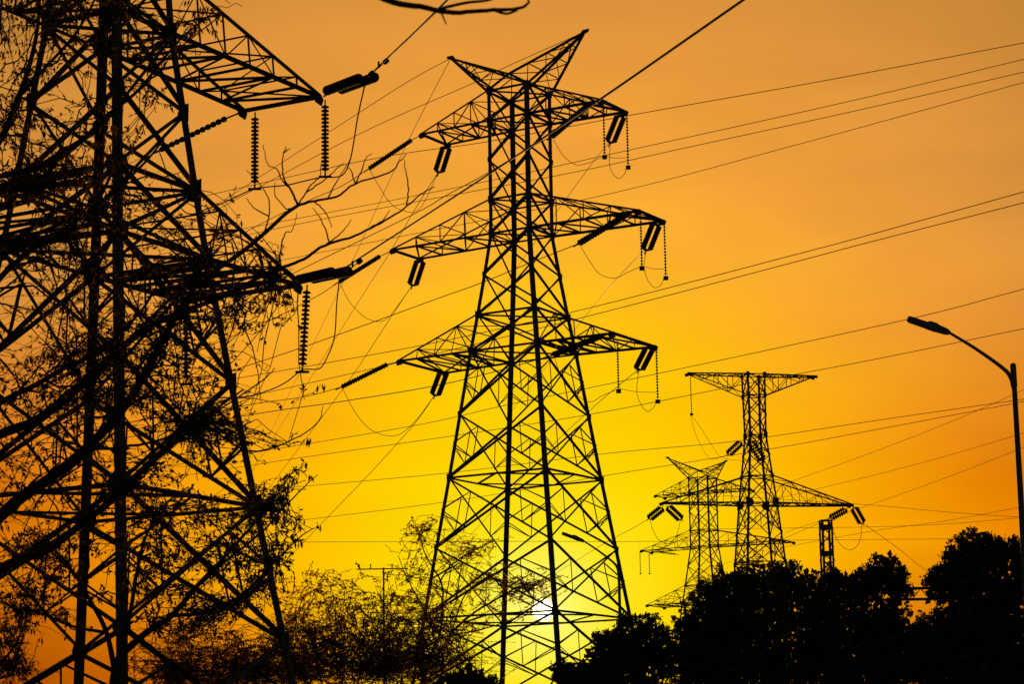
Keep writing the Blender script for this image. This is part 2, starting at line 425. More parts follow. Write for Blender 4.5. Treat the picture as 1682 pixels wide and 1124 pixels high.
# ------------------------------------------------------------------ insulators
def disc_profile(L, n, r, core=.3):
    st = L / n; out = []
    for k in range(n):
        z = k * st
        out += [(z, r * core), (z + st * .18, r * .62), (z + st * .34, r), (z + st * .62, r * .96), (z + st * .70, r * core)]
    out.append((L, r * core)); return out
def stack(root, p, q, n, r, name='disc_stack'):
    p, q = Vector(p), Vector(q); m = MB()
    m.lathe(p, q - p, disc_profile((q - p).length, n, r), 12)
    return m.build(name, CERAM, root, True)
def pylon_group(label, what):
    for k in ('left pylon', 'central pylon', 'T-topped pylon', 'V-topped pylon'):
        if k in label: return what + ' of the ' + k
def strain_string(label, tip, p, q, n, r, pair=0., stag=0.):
    """insulator from arm point tip: fitting, discs p..q, dead-end clamp; pair = gap of a double string"""
    tip, p, q = Vector(tip), Vector(p), Vector(q)
    o = thing('insulator_string', label, 'insulator', tip, 0, pylon_group(label, 'insulators'))
    p -= tip; q -= tip; d = (q - p).normalized()
    side = d.cross(Vector((0, 0, 1))).normalized()
    if pair:
        side = (RGT - d * RGT.dot(d)).normalized() * pair
        for s in (-1, 1): stack(o, p + side * s + d * stag * s, q + side * s + d * stag * s, n, r)
        for c, sg in ((p, -1), (q, 1)):
            m = MB(); a = side.normalized()
            b = d * sg
            hw = pair + r * .25
            m.prism(c + b * .03, a, b, [(-hw, -.03), (hw, -.03), (hw * .9, .03), (.04, .10), (-.04, .10), (-hw * .9, .03)], .025)
            m.build('yoke_plate', STEEL, o)
    else:
        stack(o, p, q, n, r)
    m = MB(); m.tube([Vector((0, 0, 0)), p.lerp(Vector((0, 0, 0)), .5), p], .022, 6); m.build('end_fitting', STEEL, o)
    m = MB(); m.tube([q, q + d * .32], .03, 6); m.build('end_fitting', STEEL, o)
    return o
def hang_string(label, px, y0, y1, D, n, r, dx=0, weight=0, group=None):
    a, b = U(px, y0, D), U(px + dx, y1, D)
    if dx == 0: b = Vector((a.x, a.y, U(px, y1, D).z))
    o = thing('suspension_insulator', label, 'insulator', a, 0, pylon_group(label, 'insulators'))
    L = (b - a).length; d = (b - a).normalized()
    stack(o, d * .14, d * (L - .12), n, r)
    m = MB(); m.tube([Vector((0, 0, 0)), d * .16], .02, 6); m.build('end_fitting', STEEL, o); m = MB()
    e = d * (L - .1)
    if weight:
        m.tube([e, e + d * .12], .02, 6); m.box(e + d * .10, (weight, 0, 0), (0, weight, 0), (0, 0, weight * .75))
    else:
        m.tube([e, e + d * .12], .025, 6); m.box(e + d * .12, (.16, 0, 0), (0, .03, 0), (0, 0, .025))
    m.build('end_fitting', STEEL, o)
    return o
def local(T, x, y, z):
    return Vector(T.location) + Matrix.Rotation(T.rotation_euler[2], 3, 'Z') @ Vector((x, y, z))
# near pylon: tips of its right-hand arms
t2a, t2b = local(T2, 1.14, 6.75, RT2[4][1]), local(T2, -1.14, 6.75, RT2[4][1])
t2c, t2d = local(T2, 1.64, 5.10, RT2[7][1]), local(T2, -1.64, 5.10, RT2[7][1])
def depth(v): return v.y
hang_string("vertical disc string, the inner one under the left pylon's upper arm", 419, 184, 309, 55.5, 17, .098)
hang_string("vertical disc string at the very tip of the left pylon's upper arm", 534, 164, 289, 56.0, 17, .098)
hang_string("hanging disc string at the tip of the left pylon's middle arm", 504.5, 468, 610, 53.6, 17, .098, dx=-8)
hang_string("disc string hanging among leaves just inside the left pylon's right leg", 307, 502, 630, 55.5, 16, .10)
strain_string("slanting disc string running down left from under the left pylon's upper arm", U(402, 182, 56), U(372, 194, 57), U(262, 247, 60), 13, .075)
DA = U(532, 158, 55.3)
E_DA = U(604, 127, 51.5)
strain_string("thick paired insulator pointing up right at the left pylon's upper arm tip", DA, U(548, 148, 54.7), E_DA, 11, .125, .13, .22)
DB = U(490, 463, 53.5)
E_DB = U(560, 446, 49.8)
strain_string("thick paired insulator pointing right at the left pylon's middle arm tip", DB, U(502, 459, 53), E_DB, 11, .12, .12, .25)

def arm1(i, sg, c):   # main pylon arm tips: level, side, -1 near / +1 far corner
    L = ((4.75, 4.52), (6.41, 6.11), (5.45, 5.29))[i][0 if sg > 0 else 1]; w = (1.05, 1.10, 1.86)[i]
    z = (29.183, 24.057, 18.795)[i] + EYE - .10
    return local(T1, sg * L, c * w, z)
LV = ('top', 'middle', 'lowest')
ENDS = {}
for i, (lp, lq, dp, dq, rp, rq, ep, eq) in enumerate((
        ((676, 230), (606, 277), (733, 243), (721, 281), (967, 172), (906, 224), (1019, 192), (1003, 232)),
        ((624, 421), (557, 463), (690, 430), (678, 467), (1030, 352), (951, 400), (1077, 371), (1062, 409)),
        ((636, 599), (561, 636), (728, 613), (715, 648), (986, 553), (909, 583), (1066, 574), (1050, 606)))):
    a = arm1(i, -1, -1); q = U(*lq, a.y - 1.6)
    strain_string('long thin insulator slanting left from the %s left arm of the central pylon' % LV[i], a, U(*lp, a.y - .3), q, 18, .11)
    ENDS['L', i] = q
    a = arm1(i, -1, 1); q = U(*dq, a.y + 1.2)
    strain_string('short paired insulator hanging steeply under the %s left arm of the central pylon' % LV[i], a, U(*dp, a.y + .1), q, 9, .125, .160)
    ENDS['D', i] = q
    a = arm1(i, 1, -1); q = U(*rq, a.y - 1.5)
    strain_string('thick dark insulator slanting down left beneath the %s right arm of the central pylon' % LV[i], a, U(*rp, a.y - .2), q, 18, .11, .05)
    ENDS['R', i] = q
    a = arm1(i, 1, 1); q = U(*eq, a.y + 1.2)
    strain_string('short paired insulator at the far tip of the %s right arm of the central pylon' % LV[i], a, U(*ep, a.y + .1), q, 9, .125, .160)
    ENDS['E', i] = q
for i, (x1, a0, a1, x2, b0, b1) in enumerate(((991, 170, 258, 1029.5, 187, 275), (1052, 352, 441, 1091, 366, 457), (1014, 560, 643, 1078, 572, 660))):
    hang_string("thin hanging rod, inner one of two under the central pylon's %s right arm" % LV[i], x1, a0, a1, arm1(i, 1, -1).y, 16, .05, 0, .10)
    hang_string("thin hanging rod, outer one of two at the central pylon's %s right arm" % LV[i], x2, b0, b1, arm1(i, 1, 1).y, 16, .05, 0, .10)
for lab, tp, p, q, D in (
        ("paired insulator slanting down left from the T-topped pylon's left arm tip", (1090, 831), (1087, 836), (1067, 852), 188),
        ("paired insulator slanting down right from the T-topped pylon's left arm tip", (1094, 831), (1098, 834), (1118, 853), 188),
        ('paired insulator slanting down left from the waist of the T-topped pylon', (1226, 722), (1216, 728), (1197, 746), 189),
        ('paired insulator slanting down right from the waist of the T-topped pylon', (1229, 720), (1233, 727), (1252, 755), 187.2),
        ("paired insulator slanting down left from the T-topped pylon's right arm tip", (1396, 832), (1389, 838), (1365, 851), 191.8),
        ("paired insulator slanting down right from the T-topped pylon's right arm tip", (1400, 832), (1403, 836), (1416, 859), 191.8)):
    strain_string(lab, U(*tp, D), U(*p, D), U(*q, D + .8), 7, .20 if D < 187.5 else .175, .21)
    ENDS[lab] = U(*q, D + .8)
hang_string("thin insulator hanging from the left end of the T-topped pylon's crossbar", 1134, 617, 681, 188.7, 14, .05, 0, .12)
strain_string('small bar-like insulator below the second left arm of the distant V-topped pylon', U(1062, 904, 217), U(1078, 907, 216.5), U(1110, 911, 216), 12, .10)
strain_string('small bar-like insulator below the lowest left arm of the distant V-topped pylon', U(1075, 992, 217), U(1096, 995, 216.5), U(1128, 999, 216), 12, .10)
for px, w in ((1051, 'outer'), (1066, 'inner')):
    hang_string('tiny rod, %s of two below the second left arm tip of the V-topped pylon' % w, px, 905, 943, 217, 10, .05, 0, .08)

# ------------------------------------------------------------------ wires
def wire(label, pts, r=.02, name='power_line', ext=(0, 0), cat='cable', n=9):
    pts = [Vector(p) for p in pts]
    if ext[0]: pts = [pts[0] + (pts[0] - pts[1]).normalized() * ext[0]] + pts
    if ext[1]: pts = pts + [pts[-1] + (pts[-1] - pts[-2]).normalized() * ext[1]]
    m = MB(); c = pts[0].copy(); m.tube([p - c for p in smooth_path(pts, n)], r, 5)
    o = m.build(name, CABLE); o.location = c
    return tag(o, label, cat, 'jumper cables' if name == 'jumper_cable' else 'overhead lines')
def damper(label, p, d):
    o = thing('vibration_damper', label, 'damper', p, 0, 'damper weights on the thick lines')
    m = MB(); d = Vector(d).normalized()
    m.tube([-d * .24 + Vector((0, 0, -.10)), d * .24 + Vector((0, 0, -.10))], .012, 5); m.box((0, 0, -.04), (.02, 0, 0), (0, .02, 0), (0, 0, .07)); m.build('clamp', STEEL, o)
    for s in (-1, 1):
        m = MB(); m.lathe(d * (s * .24 - .07) + Vector((0, 0, -.10)), d, [(0, .03), (.02, .055), (.12, .055), (.14, .03)], 8); m.build('counterweight', STEEL, o)
pA = U(735, 0, 27); pB = U(797, 290, 41.5); pC = U(1220, 0, 27)
wire("thick line rising up right from the left pylon's upper paired insulator", [E_DA, U(630, 101, 46), U(680, 54, 36), pA], .019, ext=(0, 12))
wire("thick line from the left pylon's middle arm, passing before the central pylon", [E_DB, U(585, 428, 48.5), pB, U(990, 160, 33), pC], .018, ext=(0, 10))
damper("small clamp-on damper weights on the left pylon's upper thick line", U(622, 103, 47), (.6, -.6, .3))
damper("small clamp-on damper weights on the thick line beside the left pylon's middle arm", U(579, 431, 48.6), (.6, -.6, .3))
E = ENDS
G = 'jumper loops'
wire("jumper running under the two vertical disc strings of the left pylon's upper arm", [E_DA + Vector((-.05, 0, -.1)), U(588, 190, 52.5), U(577, 255, 54), U(566, 284, 55), U(550, 291, 55.6), U(534, 290, 56), U(505, 296, 55.9), U(470, 304, 55.7), U(419, 310, 55.5), U(380, 327, 57), U(345, 341, 58), U(300, 345, 59), U(262, 250, 60.3)], .017, 'jumper_cable')
wire("jumper running under the hanging disc string of the left pylon's middle arm", [E_DB + Vector((-.03, 0, -.1)), U(553, 500, 51), U(549, 555, 52), U(536, 590, 53), U(524, 606, 53.4), U(497, 608, 53.6), U(470, 628, 54), U(440, 642, 55), U(400, 652, 57), U(330, 655, 59)], .015, 'jumper_cable')
for i, (l, r_) in enumerate((([(622, 305), (640, 332), (662, 346), (690, 342)], None), ([(575, 497), (604, 524), (632, 526), (655, 500)], None), ([(585, 680), (612, 708), (650, 716), (682, 692)], None))):
    wire('thin jumper loop hanging below the %s left arm of the central pylon' % LV[i], [E['L', i]] + [U(*p, 98.5 + .4 * k) for k, p in enumerate(l)] + [E['D', i]], .013, 'jumper_cable')
for i, (l, r2) in enumerate((([(925, 255), (945, 270), (965, 268)], [(1001, 265), (1006, 284), (1017, 293), (1026, 285)]), ([(968, 428), (985, 450), (1010, 457), (1030, 448)], [(1058, 435), (1063, 458), (1074, 472), (1085, 469)]), ([(928, 630), (965, 660), (990, 650)], [(1046, 640), (1051, 661), (1063, 676), (1074, 669)]))):
    x, y = ((991, 257), (1052, 438), (1014, 640))[i]; x2, y2 = ((1029, 273), (1091, 456), (1078, 659))[i]
    dn, df = arm1(i, 1, -1).y, arm1(i, 1, 1).y
    wire("thin jumper sagging from the thick insulator under the central pylon's %s right arm" % LV[i], [E['R', i]] + [U(*p, dn - .8 + .2 * k) for k, p in enumerate(l)] + [U(x, y, dn)], .013, 'jumper_cable')
    wire("narrow U-shaped jumper loop at the tip of the central pylon's %s right arm" % LV[i], [E['E', i]] + [U(*p, df + .7 - .15 * k) for k, p in enumerate(r2)] + [U(x2, y2, df)], .013, 'jumper_cable')
    wire("thin jumper joining the two hanging rods under the central pylon's %s right arm" % LV[i], [U(x, y - 2, dn), U(x * .55 + x2 * .45, y * .55 + y2 * .45 - 5, dn * .5 + df * .5), U(x2, y2 - 14, df)], .012, 'jumper_cable')
# lines leaving the central pylon to the left
for i, pts in enumerate((((560, 306), (497, 334), (400, 383), (250, 470)), ((520, 487), (440, 528), (330, 575), (200, 640)), ((500, 652), (410, 665), (300, 688), (150, 722)))):
    wire('faint line running down left from the %s long left insulator of the central pylon' % LV[i], [E['L', i]] + [U(*p, 99 + d) for p, d in zip(pts, (3, 6, 12, 20))], .017, ext=(0, 15))
for i, pts in enumerate((((869, 243), (801, 284), (733, 321), (677, 353), (480, 450), (200, 590)), ((870, 432), (790, 465), (720, 490), (533, 558), (400, 603), (200, 665)), ((830, 606), (720, 633), (560, 660), (410, 682), (150, 730)))):
    wire('line passing behind the central pylon to the thick insulator of its %s right arm' % LV[i], [E['R', i]] + [U(*p, 97 + d) for p, d in zip(pts, (.5, 3, 6, 8, 16, 26))], .02, ext=(0, 15))
for i, pts in enumerate((((684, 340), (633, 427), (580, 510), (430, 750)), ((643, 520), (577, 620), (507, 715), (400, 858)), ((678, 700), (600, 786), (523, 866), (420, 975)))):
    wire("very thin line falling steeply left from the central pylon's %s left paired insulator" % LV[i], [E['D', i]] + [U(*p, 102 + d) for p, d in zip(pts, (8, 24, 45, 105))], .016, ext=(0, 40))
for i, pts in enumerate((((975, 265), (937, 317), (870, 410), (780, 540)), ((1045, 425), (1011, 460), (965, 515), (880, 625)), ((1016, 634), (975, 669), (900, 740), (800, 850)))):
    wire("very thin line falling down left from the central pylon's %s right paired insulator" % LV[i], [E['E', i]] + [U(*p, 100 + d) for p, d in zip(pts, (8, 20, 50, 110))], .016, ext=(0, 60))
pkL, pkR = local(T1, -3.57, 0, 30.546 + EYE + 2.25), local(T1, 3.40, 0, 30.546 + EYE + 2.19)
wire('faint earth wire running down left from the left horn of the central pylon', [pkL, U(660, 140, 102), U(500, 243, 112), U(350, 340, 122), U(100, 500, 140)], .016, 'earth_wire', ext=(0, 20))
wire('faint earth wire falling steeply down left from the left horn of the central pylon', [pkL, U(677, 218, 112), U(628, 322, 128), U(560, 470, 150), U(440, 720, 205)], .014, 'earth_wire', ext=(0, 40))
wire('faint earth wire running down left from the tall right horn of the central pylon', [pkR, U(830, 110, 99), U(773, 138, 100), U(600, 215, 104), U(420, 310, 112), U(200, 430, 125)], .016, 'earth_wire', ext=(0, 20))
# long lines crossing the whole picture behind the central pylon
for lab, h, r, pts in (
        ('highest thin line on the right, crossing the top right corner', 33, .018, ((300, 330), (607, 262), (798, 233), (1030, 190), (1350, 133), (1682, 70))),
        ('second thin line from the top on the right', 33, .017, ((300, 395), (740, 310), (1040, 245), (1400, 165), (1682, 97))),
        ('third thin line from the top on the right, just under the second', 32, .017, ((300, 410), (520, 362), (912, 289), (1120, 244), (1400, 183), (1682, 118))),
        ('fourth thin line from the top on the right, fading out above the middle arm', 32, .016, ((400, 440), (600, 400), (985, 322), (1300, 240), (1682, 135))),
        ("upper of two close converging lines right of the central pylon's lower arms", 29, .022, ((300, 637), (533, 597), (720, 562), (960, 508), (1300, 420), (1420, 388), (1682, 315))),
        ("lower of two close converging lines right of the central pylon's lower arms", 29, .022, ((300, 676), (417, 650), (650, 597), (960, 521), (1300, 432), (1420, 400), (1682, 333))),
        ('line passing just above the street lamp head at right', 28, .022, ((250, 770), (422, 743), (678, 700), (840, 664), (1090, 612), (1490, 525), (1682, 475))),
        ('line passing across the bent arm of the right street lamp', 28, .022, ((300, 782), (510, 750), (740, 717), (975, 680), (1250, 626), (1440, 590), (1682, 540))),
        ('upper of two lines that cross the waist of the T-topped pylon', 27, .022, ((250, 828), (452, 804), (731, 778), (1000, 745), (1210, 725), (1440, 691), (1682, 656))),
        ('lower of two lines that cross the waist of the T-topped pylon', 27, .022, ((250, 884), (471, 858), (740, 824), (1005, 780), (1265, 738), (1440, 706), (1682, 660))),
        ('thin level line crossing low behind the central pylon just above the bushes', 24, .02, ((300, 893), (520, 891), (850, 890), (1060, 890), (1290, 888), (1682, 885)))):
    wire(lab, [H(*p, h + 2.2 * (abs(2 * k / (len(pts) - 1) - 1) - 1)) for k, p in enumerate(pts)], r, ext=(25, 12))
for lab, h, r, pts in (
        ("faint line curving up to the near lamp pole from the T-topped pylon's waist", 25, .015, ((1290, 795), (1440, 741), (1589, 682), (1700, 632))),
        ('faint line rising right to the lamp pole, above a parallel one', 24, .015, ((1275, 820), (1440, 780), (1560, 748), (1700, 706))),
        ('faint line rising right to the lamp pole, lower of two parallel ones', 23, .015, ((1330, 862), (1440, 826), (1560, 783), (1700, 728))),
        ('faint line sloping down right across the lower right sky', 22, .016, ((1300, 822), (1440, 831), (1560, 842), (1700, 852))),
        ('faint line low over the right hand trees rising to the right', 21, .015, ((1300, 897), (1440, 872), (1560, 855), (1700, 829))),
        ('lowest faint line over the right hand trees, almost level', 20, .015, ((1290, 868), (1440, 866), (1560, 861), (1700, 849)))):
    wire(lab, [H(*p, h) for p in pts], r, ext=(6, 10))
tips3 = [v for k, v in ENDS.items() if isinstance(k, str)]
wire("thin line falling right from the T-topped pylon's right arm tip to the trees", [tips3[5], U(1480, 905, 215), U(1520, 937, 250), U(1600, 990, 320)], .022)
wire("thin line falling left from the T-topped pylon's left arm tip", [tips3[0], U(1040, 868, 196), U(990, 895, 230), U(900, 950, 300)], .022)
wire("thin line falling left from the T-topped pylon's right arm tip behind its legs", [tips3[4], U(1300, 880, 205), U(1220, 915, 230), U(1120, 955, 300)], .018)
wire('U-shaped jumper loop under the right arm tip of the T-topped pylon', [tips3[4], U(1371, 878, 192), U(1382, 897, 192.4), U(1398, 904, 192.6), U(1412, 890, 192.8), tips3[5]], .022, 'jumper_cable')
wire('U-shaped jumper loop under the left arm tip of the T-topped pylon', [tips3[0], U(1073, 872, 188.8), U(1083, 888, 188.8), U(1100, 893, 188.8), U(1112, 878, 188.8), tips3[1]], .022, 'jumper_cable')
for lab, l in (("left of two thin jumpers falling from the T-topped pylon's crossbar rod", ((1140, 705), (1150, 730), (1168, 754), (1197, 746))), ("right of two thin jumpers falling from the T-topped pylon's crossbar rod", ((1150, 702), (1168, 730), (1186, 752), (1226, 757), (1246, 753)))):
    wire(lab, [U(1134, 681, 188.7)] + [U(*p, 189) for p in l], .016, 'jumper_cable')

# ------------------------------------------------------------------ street furniture
def lamp(label, base_px, top_px, D, head_px, group):
    top = U(*top_px, D); base = Vector((top.x, D, 0)); h = top.z
    o = thing('street_lamp', label, 'street lamp', base, 0, group)
    k = .56 if False else 1
    m = MB(); m.lathe((0, 0, 0), (0, 0, 1), [(0, .14), (.25, .14), (.3, .09), (h * .5, .074), (h - .50, .056), (h - .46, .066), (h - .1, .066), (h - .02, .066), (h + .03, .055), (h + .045, .02)], 14)
    m.build('pole', PAINT, o, True)
    hd = [U(*p, D) - base for p in head_px]
    a0 = Vector((-.06, 0, h - .22)); e = hd[1]
    path = smooth_path([Vector((-.01, 0, h - .5)), Vector((-.07, 0, h - .26)), Vector((-.24, 0, h - .05)), Vector((-.24, 0, h - .05)).lerp(e, .5) + Vector((0, 0, .03)), e], 6)
    m = MB(); m.tube(path, [.056 - .024 * i / (len(path) - 1) for i in range(len(path))], 8); m.build('arm', PAINT, o, True)
    d = (hd[0] - hd[1]); L = d.length; d.normalize(); s = d.cross(Vector((0, 0, 1))).normalized(); u = s.cross(d).normalized()
    m = MB(); hw = .14
    sec = [(0, .05, .04, -.04), (.08, .075, .065, -.06), (.30, .09, .085, -.07), (.34, .12, .10, -.07), (.50, .13, .095, -.065), (.57, .13, .055, -.06), (.95, .12, .05, -.055), (1.0, .09, .04, -.045)]
    o0 = len(m.v)
    for t, w, up, dn in sec:
        c = e + d * (L * t)
        for x, y in ((-w, dn), (w, dn), (w, up * .6), (w * .6, up), (-w * .6, up), (-w, up * .6)): m.v.append(tuple(c + s * x + u * y))
    for i in range(len(sec) - 1):
        for q in range(6): m.f.append((o0 + i * 6 + q, o0 + i * 6 + (q + 1) % 6, o0 + (i + 1) * 6 + (q + 1) % 6, o0 + (i + 1) * 6 + q))
    m.f.append(tuple(range(o0, o0 + 6))); m.f.append(tuple(range(o0 + 6 * len(sec) - 6, o0 + 6 * len(sec)))[::-1])
    hdo = m.build('lamp_head', PAINT, o)
    m = MB(); m.box(e + d * (L * .76) - u * .06, d * (L * .19), s * .11, u * .006); m.build('lens', GLASS, hdo)
    m = MB(); m.box((0, -.088, 1.1), (.05, 0, 0), (0, .004, 0), (0, 0, .16)); m.build('access_door', PAINT, o)
lamp('large near street lamp on a slim pole at the right edge, head pointing left', None, (1664, 600), 50, ((1491, 523), (1560, 547)), 'street lamps')
lamp('small far street lamp standing before the right leg of the central pylon', None, (1016, 921), 92, ((923, 876), (960, 890)), 'street lamps')
# short lattice mast
top = U(1356, 856, 150); o = thing('lattice_mast', 'short narrow lattice mast sticking out of the trees right of the T-topped pylon', 'mast', (top.x, 150, 0), .15)
for i in range(4):
    m = MB(); m.leg(corner(.36, top.z, i), corner(.42, 0, i), .13, *CR[i]); m.build('leg', STEEL, o)
for i in range(4):
    m = MB(); n = 22
    for k in range(n):
        z0, z1 = top.z * (1 - k / n), top.z * (1 - (k + 1) / n); s0 = .42 - .06 * z0 / top.z; s1 = .42 - .06 * z1 / top.z
        a, b = (i, (i + 1) % 4) if k % 2 else ((i + 1) % 4, i)
        m.angle(corner(s0, z0, a), corner(s1, z1, b), .06)
        if k % 2 == 0: m.prism((corner(s0, (z0 + z1) / 2, i) + corner(s0, (z0 + z1) / 2, (i + 1) % 4)) / 2, corner(1, 0, (i + 1) % 4) - corner(1, 0, i), (0, 0, 1), [(-.3, -.14), (.3, -.14), (.3, .14), (-.3, .14)], .02)
    m.build('face_bracing', STEEL, o)
m = MB(); m.box((0, 0, top.z + .01), (.37, 0, 0), (0, .37, 0), (0, 0, .03)); m.build('cap_plate', STEEL, o)
# utility pole behind the bushes
top = U(630, 933, 125); o = thing('utility_pole', 'thin utility pole with a long level crossarm above the bushes', 'pole', (top.x, 125, 0))
m = MB(); m.lathe((0, 0, 0), (0, 0, 1), [(0, .09), (top.z, .045)], 8); m.build('pole', CONC, o)
m = MB(); m.box((-.1, .1, top.z - .06), (1.35, 0, 0), (0, .035, 0), (0, 0, .03)); m.build('crossarm', STEEL, o)
for x in (-1.3, -.7, .45, 1.15):
    m = MB(); m.lathe((x, .1, top.z - .02), (0, 0, 1), disc_profile(.24, 2, .05), 8); m.build('pin_insulator', CERAM, o)
# substation gantry between two trees
o = thing('gantry_beam', 'two level gantry bars seen in the gap between the right-hand trees', 'gantry', (U(1512, 970, 130).x, 130, 0))
zs = [U(1512, y, 130).z for y in (967, 985)]
for x in (-1.6, 1.6):
    m = MB(); m.tube([(x, 0, 0), (x, 0, zs[0] + .2)], .12, 8); m.build('post', STEEL, o)
for z in zs:
    m = MB(); m.tube([(-2.2, 0, z), (2.2, 0, z)], .08, 8); m.build('beam', STEEL, o)
m = MB()
for k in range(8): m.angle((-2 + .5 * k, 0, zs[k % 2]), (-1.5 + .5 * k, 0, zs[(k + 1) % 2]), .05)
m.build('bracing', STEEL, o)

# ------------------------------------------------------------------ trees
class Tree:
    def __init__(s, label, D, base_px, seed, leaf, mat=None, name='tree', cat='tree', group=None, dens=1., twf=1., lf=1.):
        s.rng = random.Random(seed); s.D = D; s.m = MB(); s.pts = []; s.leaf = leaf; s.mat = mat or LEAF
        s.px = D / FPX; s.base = Vector((U(base_px, 1000, D).x, D, 0)); s.lv = []; s.bare = []; s.dens = dens; s.twf = twf; s.lf = lf; s.jit = 45 if D > 40 else 85
        s.root = thing(name, label, cat, s.base, 0, group)
    def P(s, x, y, d=0): return U(x, y, s.D + d) - s.base
    def limb(s, pts, r0, r1, wob=0., bare=False):
        P = [s.P(*p) if not isinstance(p, Vector) else p for p in pts]
        Q = smooth_path(P, 5)
        for q in Q[1:-1]: q += Vector((s.rng.gauss(0, 1), s.rng.gauss(0, 1), s.rng.gauss(0, 1))) * s.px * wob
        n = len(Q); R = [max(.62, .5 * (r0 + (r1 - r0) * i / (n - 1))) * s.px for i in range(n)]
        s.m.tube(Q, R, 7 if r0 > 4 else 5)
        if bare: s.bare += Q
        for i, q in enumerate([] if bare else Q): s.pts.append((q, R[i], (Q[min(i + 1, n - 1)] - Q[max(i - 1, 0)]).normalized()))
        return Q
    def near(s, t, minr=0, k=None):
        best = min((p for p in s.pts if p[1] >= minr), key=lambda p: (p[0] - t).length_squared * (1 if (p[0] - t).dot(p[2]) < .2 else .8))
        return best
    def branch(s, a, tang, b, r0, r1, n=7, kink=.065, sides=4):
        L = (b - a).length; mid = a + tang * L * .45; Q = []
        for i in range(n + 1):
            t = i / n; q = a * (1 - t) ** 2 + mid * 2 * t * (1 - t) + b * t * t
            if 0 < i < n: q = q + Vector((s.rng.gauss(0, 1), s.rng.gauss(0, 1), s.rng.gauss(0, 1))) * L * kink * .4
            Q.append(q)
        s.m.tube(Q, [r0 + (r1 - r0) * i / n for i in range(n + 1)], sides, False)
        return Q
    def leafat(s, p, d, L, w):
        """one folded leaflet"""
        d = d.normalized(); a = d.cross(Vector((s.rng.gauss(0, 1), s.rng.gauss(0, 1), s.rng.gauss(0, 1))))
        if a.length < 1e-4: return
        a.normalize(); nn = d.cross(a) * w * .35
        s.lv += [p, p + d * L * .45 + a * w + nn, p + d * L, p + d * L * .45 - a * w + nn]
    def spray(s, Q, n, spread=1.):
        """leaflets along the outer part of a twig"""
        rg = s.rng
        for _ in range(n):
            t = rg.uniform(.35, 1) * (len(Q) - 1); i = min(int(t), len(Q) - 2); p = Q[i].lerp(Q[i + 1], t - i)
            ax = (Q[i + 1] - Q[i]).normalized()
            d = ax * .5 + Vector((rg.gauss(0, 1), rg.gauss(0, 1), rg.gauss(0, .8) - .35)) * .75 * spread
            L = s.leaf * rg.uniform(.6, 1.35)
            s.leafat(p, d, L, L * rg.uniform(.17, .30))
    def pods(s, p, n):
        for _ in range(n):
            L = s.leaf * s.rng.uniform(1.4, 2.4); q = p + Vector((s.rng.gauss(0, 1), s.rng.gauss(0, 1), 0)) * s.leaf * .5
            s.leafat(q, Vector((s.rng.gauss(0, .25), s.rng.gauss(0, .25), -1)), L, L * .13)
    def blob(s, x, y, rx, ry, sub, twig, nl, dd=0, minr=0, pod=0., tw=1.):
        """foliage mass: sub branches reach in from the nearest limb, twigs leave them, leaves on the twigs"""
        rg = s.rng
        for _ in range(int(sub * s.dens + .5)):
            th = rg.uniform(0, 2 * math.pi); rr = math.sqrt(rg.random())
            t = s.P(x + rx * rr * math.cos(th) * .8, y + ry * rr * math.sin(th) * .8, dd + rg.gauss(0, 1) * (rx + ry) * .4 * s.px)
            b = s.near(t + Vector((rg.gauss(0, 1), 0, rg.gauss(0, 1))) * s.jit * s.px, minr)
            Q = s.branch(b[0], b[2] * .7 + Vector((rg.gauss(0, .3), rg.gauss(0, .3), rg.gauss(0, .3))), t, min(b[1] * .6, 2.6 * s.px), .6 * tw * s.px, 8)
            for _ in range(int(twig * s.twf)):
                i = rg.randint(3, len(Q) - 1); a = Q[i]
                e = a + Vector((rg.gauss(0, rx * .42), rg.gauss(0, (rx + ry) * .3), rg.gauss(0, ry * .42))) * s.px
                T = s.branch(a, (Q[i] - Q[i - 1]).normalized(), e, .8 * tw * s.px, .38 * s.px, 5, .09, 3)
                s.spray(T, max(2, int(nl * s.lf * rg.uniform(.3, 1.6))))
                if rg.random() < pod: s.pods(T[-1], rg.randint(2, 4))
    def clump(s, c, R, n, L0, L1):
        """leaves filling a sphere, denser at its skin"""
        rg = s.rng
        for _ in range(n):
            v = Vector((rg.gauss(0, 1), rg.gauss(0, 1), rg.gauss(0, 1))).normalized() * R * rg.random() ** .4
            L = rg.uniform(L0, L1)
            s.leafat(c + v, v.normalized() * .6 + Vector((rg.gauss(0, 1), rg.gauss(0, 1), rg.gauss(0, 1) - .2)), L, L * rg.uniform(.25, .42))
    def done(s):
        s.m.build('trunk', BARK, s.root)
        if s.lv:
            V = np.array([tuple(v) for v in s.lv], dtype=np.float32); n = len(V) // 4
            me = bpy.data.meshes.new('crown'); me.vertices.add(4 * n); me.vertices.foreach_set('co', V.ravel())
            me.loops.add(4 * n); me.loops.foreach_set('vertex_index', np.arange(4 * n, dtype=np.int32))
            me.polygons.add(n); me.polygons.foreach_set('loop_start', np.arange(0, 4 * n, 4, dtype=np.int32)); me.polygons.foreach_set('loop_total', np.full(n, 4, dtype=np.int32))
            me.update(); me.validate(); me.materials.append(s.mat)
            o = bpy.data.objects.new('crown', me); COL.objects.link(o); o.parent = s.root

